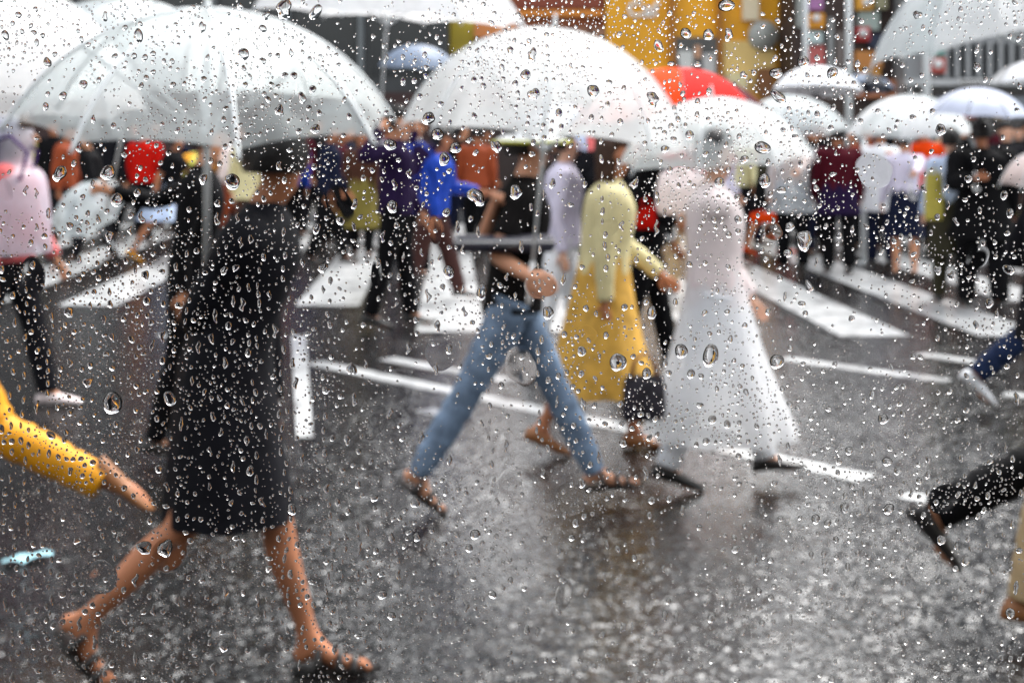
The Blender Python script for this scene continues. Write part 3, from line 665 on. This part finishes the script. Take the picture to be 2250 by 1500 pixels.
uR, hR = umbrella('large red umbrella with orange and maroon panels right of the large white one', 1488, 300, 9.4, .72, 64, 2, -7, [RED, ORED, RED, MAROON], DSTEEL, .6, 35)
person('dark clad person carrying a red bag under the large red umbrella', 1418, 9.6, 0, 1.66, 2, ((14, 3), (-12, 6)), (0, -12), hold=hR, hold_side=-1, top=BLACK, bottom=BLACK, skin=SKINW)
handbag('round red bag hanging beside the cream jacket', P(1420, 436, 9.3), RED, .14, .15, .1, 0, .05)
uR2, hR2 = umbrella('small red umbrella behind the white dress', 1502, 348, 14.0, .55, 64, 4, 2, [RED, ORED], DSTEEL, .6, 10)
person('person in white under the small red umbrella', 1500, 14.2, 90, 1.58, 0, ((8, 3), (-8, 5)), (0, -8), hold=hR2, hold_side=1, top=WHITE, bottom=BEIGE)
handbag('large pale pink tote bag behind the white dress', P(1510, 372, 8.2), PALEPINK, .36, .24, .1, 0, .02, PINK, 'tote_bag')
uT, hT = umbrella('pale blue and rose umbrella behind the large white one', 1245, 318, 11.5, .46, 70, 6, 4, [LBLUE, PINK, LBLUE, LBLUE], DSTEEL, .55, 30)
person('person in a lilac shirt just right of the walker in jeans', 1232, 9.8, 0, 1.62, 2, ((12, 3), (-12, 6)), (0, -12), hold=hT, hold_side=1, top=LILAC, bottom=WHITE, skin=SKINP)
u7, h7 = umbrella('clear umbrella over the person in the hooded raincoat', 1732, 292, 15.6, .66, 64, -4, 4, [VINYL, VINYLG], Ls=.58, spin=4)
person('person in a hooded milky raincoat seen from behind', 1742, 16.4, 90, 1.62, 0, ((6, 3), (-6, 4)), (0, -6), hold=h7, hold_side=-1, top=VINYLC, skirt=(VINYLC, .72, .09), bottom=BLACK, skin=SKINP, breadth=1.15)
person('person in maroon top and purple trousers left of the white shirt', 1842, 16.2, 90, 1.64, 0, ((6, 3), (-6, 4)), (0, -6), top=MAROON, skirt=(DPURP, .70, .04), bottom=BLACK, skin=SKINW, breadth=1.2)
u8, h8 = umbrella('wide milky umbrella over the long white shirt', 2000, 297, 14.6, .64, 66, -1, 3, [VINYLM, VINYL], Ls=.58, spin=18)
person('person in a long white shirt and navy trousers standing on the crossing', 1935, 17.0, 90, 1.66, 0, ((5, 3), (-5, 4)), (0, -5), top=WHITE, skirt=(WHITE, .68, .02), bottom=NAVY, skin=SKINW, hold=P(1965, 345, 16.7), hold_side=-1)
person('person in a white blouse and dark skirt under the wide milky umbrella', 1988, 15.6, 90, 1.58, 0, ((5, 3), (-5, 4)), (0, -5), hold=h8, hold_side=-1, top=LILAC, skirt=(NAVY, .5, .05), skin=SKIN)
u9, h9 = umbrella('grey blue umbrella held by the broad person in black', 2150, 252, 12.6, .45, 56, 2, 4, [cloth('pale_slate', (.46, .50, .62), .4, .12)], DSTEEL, .6, 11)
person('broad person in black holding the grey blue umbrella', 2158, 13.0, 90, 1.68, 0, ((7, 3), (-7, 4)), (0, -7), hold=h9, hold_side=1, top=BLACK, skirt=(BLACK, .66, .05), bottom=BLACK, skin=SKINW, breadth=1.35)
person('person in dark olive with pale blue sleeves left of the broad black coat', 2090, 13.4, 90, 1.60, 0, ((7, 3), (-7, 4)), (0, -7), top=LBLUE, skirt=(DOLIVE, .5, .05), bottom=DOLIVE, skin=SKINP, breadth=1.05)
yb = P(2052, 372, 13.0)
handbag('tall olive yellow bag held beside the dark olive clothes', yb, cloth('olive_yellow_bag', (.45, .38, .07)), .17, .42, .08, 0, .04, name='tote_bag')
u10, h10 = umbrella('pinkish umbrella peeking in at the right edge', 2292, 398, 10.0, .30, 72, -4, 6, [VINYLP], Ls=.35, spin=9)
person('small person in lime at the right edge under the pinkish umbrella', 2292, 10.1, 90, 1.25, 0, ((7, 3), (-7, 4)), (0, -7), hold=h10, hold_side=1, top=LIME, bottom=BROWN)
u13, h13 = umbrella('white umbrella with a shaded underside before the sign covered shop', 1795, 203, 18.0, .60, 58, 2, -6, [WHITE], DSTEEL, .66, 9)
person('person under the white umbrella before the sign covered shop', 1800, 18.2, -90, 1.74, 0, ((6, 3), (-6, 4)), (0, -6), hold=h13, hold_side=1, top=CHAR, bottom=NAVY)
u14, h14 = umbrella('slate and black umbrella near the middle white pole', 1905, 194, 21.0, .42, 54, 8, -8, [GREYB, DKFAB], DSTEEL, .62, 4)
person('person in dark blue holding the slate and black umbrella near the middle white pole', 1908, 21.2, -90, 1.76, 0, ((6, 3), (-6, 4)), (0, -6), hold=h14, hold_side=1, top=NAVY, bottom=BLACK)
u16, h16 = umbrella('white umbrella low under the grey building at the right', 2265, 175, 19.0, .55, 50, -6, 0, [VINYLM, WHITE], DSTEEL, .62, 4)
person('person at the right edge under the low white umbrella', 2262, 19.2, -90, 1.72, 0, ((6, 3), (-6, 4)), (0, -6), hold=h16, hold_side=1, top=BLACK, bottom=BLACK)
uW, hW = umbrella('clear umbrella tipped towards the window among the left crowd', 196, 462, 16.5, .46, 62, -22, 62, [VINYLG, VINYL], Ls=.6, spin=6)
person('person in black with the clear umbrella tipped forwards', 205, 17.3, 180, 1.60, 6, ((16, 3), (-14, 6)), (0, -14), hold=hW, hold_side=1, top=BLACK, bottom=CHAR)
person('person in pale yellow among the right middle crowd', 1622, 19.0, -90, 1.66, 0, ((6, 3), (-6, 4)), (0, -6), top=PALEY, bottom=CHAR, skin=SKINW)
person('person in a short black skirt with bare legs behind the raincoat', 1682, 18.5, 0, 1.60, 4, ((18, 4), (-16, 8)), (0, -16), top=DOLIVE, skirt=(BLACK, .62, .03), shoes=ORED, skin=SKINW)
handbag('orange red shopping bag beside the bare legs behind the raincoat', P(1682, 462, 17.6), ORED, .40, .13, .14, 0, .03, RED, 'shopping_bag')
person('person in a white jacket left of the hooded raincoat', 1588, 16.5, 0, 1.66, 2, ((14, 3), (-12, 6)), (0, -12), top=LILAC, bottom=DPURP, skin=SKINP)
person('person in dark olive behind the long white shirt', 2022, 20.5, -90, 1.68, 0, ((6, 3), (-6, 4)), (0, -6), top=DOLIVE, bottom=BLACK, skin=SKINW)
person('person in a maroon top far behind the dark coat', 655, 21.5, -90, 1.72, 0, ((6, 3), (-6, 4)), (0, -6), top=MAROON, bottom=CHAR)
for (px_, d_, t_, b_, lab) in [(120, 20.5, BLACK, BLACK, 'person in black before the yellow hoarding'), (285, 20.8, CHAR, BLACK, 'person in charcoal right of the yellow hoarding'), (470, 21.6, BLACK, CHAR, 'person in black far behind the light blue skirt'),
                               (760, 21.0, NAVY, BLACK, 'person in navy far behind the olive coat'), (1010, 20.0, BLACK, NAVY, 'person in black far behind the blue jacket'), (1365, 16.0, BLACK, BLACK, 'person in black behind the golden skirt'),
                               (1650, 21.6, BLACK, BLACK, 'person in black far behind the pale yellow top'), (1880, 20.0, BROWN, BLACK, 'person in brown behind the maroon top'), (2210, 17.5, CHAR, BROWN, 'person in charcoal behind the broad black coat'), (2065, 19.5, CREAM, BLACK, 'person in cream far behind the pale blue sleeves')]:
    person(lab, px_, d_, random.choice([0, 180, -90, 90]), 1.60 + random.random() * .16, 2, ((12, 3), (-11, 6)), (0, -11), top=t_, bottom=b_, skin=random.choice([SKIN, SKINW, SKINP]), hair=random.choice(['short', 'long']))
for (px_, d_, t_, b_, f_, lab) in [(318, 20.4, RED, BLACK, 90, 'person in a red jacket left of the yellow umbrella'), (585, 19.6, ORED, NAVY, -90, 'person in an orange red jacket right of the cream trench coat'), (640, 19.9, BLUE, BLACK, 90, 'person in a blue jacket behind the dark knee length coat'), (745, 19.4, MAROON, BLACK, 0, 'person in a maroon jacket left of the olive coat'),
                                   (1048, 19.0, RUST, BLACK, 90, 'person in rust far behind the blue jacket and the walker in jeans'), (1645, 19.7, YELLOW, NAVY, 0, 'person in a yellow jacket left of the short black skirt'), (1785, 19.2, BLUE, BLACK, 90, 'person in a blue jacket between raincoat and maroon top'), (1905, 19.0, RUST, BLACK, -90, 'person in rust behind the long white shirt'), (2035, 18.2, ORED, BLACK, 90, 'person in an orange top behind the pale blue sleeves'), (140, 18.6, RUST, CHAR, 0, 'person in rust at the left before the yellow hoarding')]:
    person(lab, px_, d_, f_, 1.62 + random.random() * .12, 2, ((12, 3), (-11, 6)), (0, -11), top=t_, bottom=b_, skin=SKINW, hair='short', breadth=1.1)
for i, (px_, d_, t_, b_) in enumerate([(165, 22.6, BLACK, BLACK), (230, 22.0, CHAR, BLACK), (330, 22.8, BLACK, NAVY), (400, 22.3, NAVY, BLACK), (525, 22.9, MAROON, BLACK), (600, 22.0, BLACK, BLACK), (690, 22.6, BLACK, BLACK), (820, 22.7, BROWN, BLACK), (890, 22.1, BLACK, BLACK), (985, 22.6, CHAR, BLACK),
                                       (1060, 21.8, BLACK, BLACK), (1290, 20.5, CHAR, BLACK), (1340, 21.7, BLACK, BLACK), (1460, 19.5, BLACK, BLACK), (1560, 22.3, DOLIVE, BLACK), (1715, 22.2, BLACK, BLACK), (1775, 21.2, BROWN, BLACK), (1960, 22.4, BLACK, BLACK), (2110, 21.5, BLACK, BLACK), (2180, 22.5, MAROON, BLACK), (2235, 21.0, BLACK, BLACK)]):
    person('bareheaded person in dark clothes in the far back row of the crowd', px_, d_, [-90, 90, 0, 180][i % 4], 1.60 + random.random() * .2, 2, ((9, 3), (-9, 6)), (0, -9), top=t_, bottom=b_, skin=[SKIN, SKINW, SKINP][i % 3], hair=['short', 'long'][i % 2], group='dark back row of the crowd', breadth=1.15)
# white post standing on the crossing, pale blue scrap on the asphalt
wp = empty('marker_post', (gx(1898, 17.3), 17.3, 0)); tag(wp, 'slim white post beside the long white shirt', 'post')
MB().tube([(0, 0, .03), (0, 0, 1.5)], .035, 12).build('post', STEEL, wp); MB().tube([(0, 0, 0), (0, 0, .03)], .09, 16).build('base', STEEL, wp); MB().tube([(0, 0, 1.5), (0, 0, 1.52), (0, 0, 1.535)], [.038, .034, .012], 12).build('cap', STEEL, wp)
sc_ = MB(); g0 = G(62, 1232); vv = []; ff = []
for i in range(9):
    for j in range(4):
        u = i / 8 * 2 - 1; w_ = (j / 3 * 2 - 1) * (1 - u * u * .8); vv.append(g0 + Vector((u * .08, w_ * .05 + u * .05, .006 + .018 * abs(math.sin(3 * u + j)))))
for i in range(8):
    for j in range(3): ff.append((i*4+j, (i+1)*4+j, (i+1)*4+j+1, i*4+j+1))
tag(sc_.add(vv, ff).build('paper_scrap', cloth('pale_blue_paper', (.35, .60, .68), .5)), 'pale blue crumpled scrap on the wet asphalt', 'litter')

# ------------------------------------------------------------------ the window we look through
wn = empty('wet_window', (0, GLASS, 1.0)); tag(wn, 'rain spattered window pane between us and the street', 'window')
PX = GLASS / FPX                                         # metres on the pane per photo pixel
CLR = bpy.data.materials.new('clear_pane'); CLR.use_nodes = True; t = CLR.node_tree; t.nodes.clear()
tb_ = t.nodes.new('ShaderNodeBsdfTransparent'); tb_.inputs[0].default_value = (1, 1, 1, 1); ob_ = t.nodes.new('ShaderNodeOutputMaterial'); t.links.new(tb_.outputs[0], ob_.inputs[0])
WX, WZ0, WZ1 = .70, 1.05, 2.15
MB().box((-WX, 0, WZ0 - 1), (WX, .003, WZ1 - 1)).build('pane', CLR, wn, False)
FR = plain('dark_window_frame', (.05, .05, .05), .4)
for nm, a, b_ in (('frame', (-WX - .06, -.03, WZ0 - 1.06), (WX + .06, .04, WZ0 - 1.001)), ('frame', (-WX - .06, -.03, WZ1 - .999), (WX + .06, .04, WZ1 - .94)), ('frame', (-WX - .06, -.028, WZ0 - 1), (-WX - .001, .038, WZ1 - 1)), ('frame', (WX + .001, -.028, WZ0 - 1), (WX + .06, .038, WZ1 - 1))):
    MB().box(a, b_).build(nm, FR, wn, False)
WALLM = plain('interior_wall', (.12, .11, .10), .8)
for nm, a, b_ in (('wall_left', (-3.2, GLASS - .08, 0), (-WX - .061, GLASS + .10, 2.9)), ('wall_right', (WX + .061, GLASS - .08, 0), (3.2, GLASS + .10, 2.9)), ('wall_below', (-WX - .061, GLASS - .08, 0), (WX + .061, GLASS + .10, WZ0 - .061)), ('wall_above', (-WX - .061, GLASS - .08, WZ1 + .061), (WX + .061, GLASS + .10, 2.9)),
                  ('wall_back', (-3.2, -3.1, 0), (3.2, -2.95, 2.9)), ('wall_side', (-3.35, -3.1, 0), (-3.201, GLASS + .1, 2.9)), ('wall_side', (3.201, -3.1, 0), (3.35, GLASS + .1, 2.9)), ('ceiling', (-3.35, -3.1, 2.901), (3.35, GLASS + .1, 3.02)), ('floor', (-3.2, -2.95, .01), (3.2, GLASS - .08, .03))):
    tag(MB().box(a, b_).build(nm, WALLM, None, False), kind='structure')
WATER = bpy.data.materials.new('rain_water'); WATER.use_nodes = True; t = WATER.node_tree; t.nodes.clear()
gb = t.nodes.new('ShaderNodeBsdfGlass'); gb.inputs['IOR'].default_value = 1.33; gb.inputs['Roughness'].default_value = 0; ob_ = t.nodes.new('ShaderNodeOutputMaterial'); t.links.new(gb.outputs[0], ob_.inputs[0])

def drop(r, ns, nr, el=1.0, sag=.25, irr=.12, hgt=.5, rot=0.0, flat=False, bend=0.0):
    """one bead of water on the pane: outline in x/z, swelling out to +y; r in metres"""
    p1, p2, p3 = rng.uniform(0, 6.28, 3)
    v = []; f = []
    for j in range(nr + 1):
        q = 1 - j / nr                                 # 1 at rim, 0 at top of the bead
        for i in range(ns if j < nr else 1):
            a = 2 * math.pi * i / ns
            rad = 1 + irr * (.6 * math.sin(2 * a + p1) + .5 * math.sin(3 * a + p2) + .3 * math.sin(5 * a + p3))
            x = math.cos(a) * rad * q; z = math.sin(a) * rad * q * el
            y = hgt * ((1 - q * q) ** 1.5 if flat else math.sqrt(max(0, 1 - q ** 2.3))) * (1 - sag * (z / el))
            if flat and j == 0: y = 0
            z -= sag * .25 * (1 - q * q) * el
            if bend: x = x * (1 - .22 * math.sin(1.9 * z + p1)) + bend * math.sin(1.35 * z + p2)
            xr = x * math.cos(rot) - z * math.sin(rot); zr = x * math.sin(rot) + z * math.cos(rot)
            v.append((xr * r, y * r, zr * r))
    for j in range(nr - 1):
        for i in range(ns): f.append((j*ns+i, (j+1)*ns+i, (j+1)*ns+(i+1) % ns, j*ns+(i+1) % ns))
    tip = nr * ns
    for i in range(ns): f.append(((nr-1)*ns+i, tip, (nr-1)*ns+(i+1) % ns))
    n0 = len(v); v += v[:ns]                            # flat back with vertices of its own
    f.append(tuple(n0 + i for i in range(ns)))
    return v, f
def pane_pt(px, py): return ((px - CX) * PX, .0034, EYE - (py - HZ) * PX - 1.0)
taken = []
GRID = {}
def free(px, py, r, gap=1.15):
    c = int(px // 60), int(py // 60)
    for a in (-1, 0, 1):
        for b_ in (-1, 0, 1):
            for (x, y, q) in GRID.get((c[0] + a, c[1] + b_), ()):
                if (x - px) ** 2 + (y - py) ** 2 < ((q + r) * gap) ** 2: return False
    return True
def take(px, py, r):
    GRID.setdefault((int(px // 60), int(py // 60)), []).append((px, py, r))
# the beads that stand out in the photograph, then a scatter of the same sizes
BIG = [(960, 295, 15), (1000, 325, 14), (975, 350, 15), (940, 260, 16), (1046, 434, 21), (1133, 423, 17), (1360, 800, 22), (1305, 200, 16), (1437, 218, 17), (1173, 207, 15), (1680, 325, 18), (1684, 398, 17), (1772, 530, 23),
       (1712, 798, 18), (1565, 785, 24), (1500, 775, 17), (240, 890, 26), (367, 880, 17), (505, 400, 20), (230, 380, 19), (130, 210, 10), (297, 78, 15), (95, 137, 12), (530, 118, 15), (620, 18, 22), (690, 25, 17), (357, 1212, 20), (310, 1210, 18),
       (1960, 1125, 14), (1947, 925, 13), (770, 815, 14), (1058, 645, 16), (1435, 690, 14), (1205, 690, 15), (985, 600, 15), (1600, 10, 18), (1560, 75, 14), (1510, 72, 14), (1450, 100, 14), (1605, 75, 13), (1740, 500, 12), (2225, 595, 15), (2215, 430, 11), (2228, 470, 11),
       (855, 318, 15), (1090, 322, 14), (1170, 120, 14), (1155, 165, 14), (660, 215, 12), (175, 185, 11), (860, 455, 15), (123, 382, 18), (250, 440, 17), (2075, 285, 14), (1835, 160, 15), (1770, 135, 15), (1710, 160, 15), (1715, 212, 17)]
big = []
for (x, y, r) in BIG:
    big.append((x, y, r)); take(x, y, r)
def rand_in(n, lo, hi, x0=-10, x1=2260, y0=-10, y1=1510, gap=1.2, power=1.8, tries=24):
    out = []
    for _ in range(n):
        for _t in range(tries):
            x, y = rng.uniform(x0, x1), rng.uniform(y0, y1); r = lo + (hi - lo) * rng.random() ** power
            # beads crowd in patches
            dens = .5 + .5 * math.sin(x * .0061 + 1.3 * math.sin(y * .0047)) * math.sin(y * .0073 + 2 + math.sin(x * .0039))
            dens = .12 + dens * (.55 + .45 * math.sin(x * .021 + 2 * math.sin(y * .017)) * math.sin(y * .019 + 1.5 * math.sin(x * .013)))
            if x < 760 and y > 480: dens += .18
            if rng.random() > 1.7 * dens ** 1.7: continue
            if free(x, y, r, gap): take(x, y, r); out.append((x, y, r)); break
    return out
big += rand_in(300 - len(big), 6.5, 13)
for i, (x, y, r) in enumerate(big):
    r *= .88; el = float(np.clip(rng.normal(1.15, .22), .75, 1.8)); wob = rng.choice([.05, .1, .2, .28], p=[.35, .35, .2, .1])
    vv, ff = drop(r * PX / math.sqrt(el), 28, 8, el, rng.uniform(.1, .4), wob, rng.uniform(.34, .54), rng.normal(0, .35))
    o = link('raindrop', mesh('raindrop', vv, ff), WATER, wn); o.location = pane_pt(x, y)
def mass(name, items, ns, nr):
    b_ = MB(); vs_ = []; fs = []; n = 0
    for (x, y, r, *e) in items:
        el = e[0] if e else float(np.clip(rng.normal(1.15, .25), .7, 2.0))
        vv, ff = drop(r * PX / math.sqrt(el), ns, nr, el, rng.uniform(0, .35), rng.uniform(.04, .2), rng.uniform(.34, .56), rng.normal(0, .4 if not e else .12), False, e[1] if len(e) > 1 else 0.0)
        c = pane_pt(x, y); vs_ += [(p[0] + c[0], p[1] + c[1], p[2] + c[2]) for p in vv]; fs += [tuple(q + n for q in fa) for fa in ff]; n += len(vv)
    o = link(name, mesh(name, vs_, fs), WATER, wn); tag(o, kind='stuff'); return o
# crooked beads that have run together
worm = []
for _ in range(260):
    x, y = rng.uniform(0, 2250), rng.uniform(380, 1480) if rng.random() < .8 else rng.uniform(0, 1500)
    if x > 1100 and rng.random() < .45: x -= 1000
    r, el = rng.uniform(5.5, 9.5), rng.uniform(1.7, 3.6); hl = r * math.sqrt(el) * 1.15
    if all(free(x, y + q, r, 1.15) for q in (-hl * .7, 0, hl * .7)):
        for q in (-hl * .8, -hl * .4, 0, hl * .4, hl * .8): take(x, y + q, r)
        worm.append((x, y, r, el, rng.uniform(-.55, .55)))
mass('merged_raindrops', worm, 22, 6)
# thin films of water that bend what is behind them
films = []
for _ in range(42):
    x, y, r = rng.uniform(0, 2250), rng.uniform(330, 1400), rng.uniform(20, 42)
    if any((x - a) ** 2 + (y - b_) ** 2 < (1.9 * (r + q)) ** 2 for a, b_, q in films): continue
    films.append((x, y, r))
    el = rng.uniform(.7, 2.4); vv, ff = drop(r * PX / math.sqrt(el), 40, 12, el, .1, .10, rng.uniform(.010, .022), rng.normal(0, .3), True)
    o = link('water_film', mesh('water_film', vv, ff), WATER, wn); p_ = pane_pt(x, y); o.location = (p_[0], .0032, p_[2])
# running trails of beads down the left half
trail = []
for (x, y0, y1) in [(45, 640, 1440), (100, 700, 1480), (20, 820, 1480), (558, 540, 1160), (618, 480, 1240), (630, 760, 1400), (715, 540, 1340), (400, 560, 760), (1185, 470, 900), (1330, 350, 620), (1190, 880, 1120), (745, 1180, 1400), (60, 950, 1300), (1080, 760, 1100)]:
    y = y0
    while y < y1:
        r = rng.uniform(4, 7.5); xx = x + rng.normal(0, 3) + 6 * math.sin(y * .012)
        el = rng.uniform(1.4, 2.4)
        if free(xx, y, r * 1.3, 1.05): take(xx, y, r * math.sqrt(el)); trail.append((xx, y, r, el))
        y += rng.uniform(16, 36)
mid = rand_in(3000, 2.8, 7.2, gap=1.25, power=1.5)
mass('small_raindrops', trail + mid, 16, 5)
tiny = rand_in(12500, 1.3, 3.4, gap=1.22, power=1.6, tries=14)
mass('fine_raindrops', tiny, 9, 3)
# the rest of the pane, beyond the edges of the picture
out = []
for _ in range(5200):
    x, y = rng.uniform(-2300, 4550), rng.uniform(-1500, 3100)
    if -20 < x < 2270 and -20 < y < 1520: continue
    out.append((x, y, 2.5 + 12 * rng.random() ** 3))
mass('outer_raindrops', out, 10, 3)
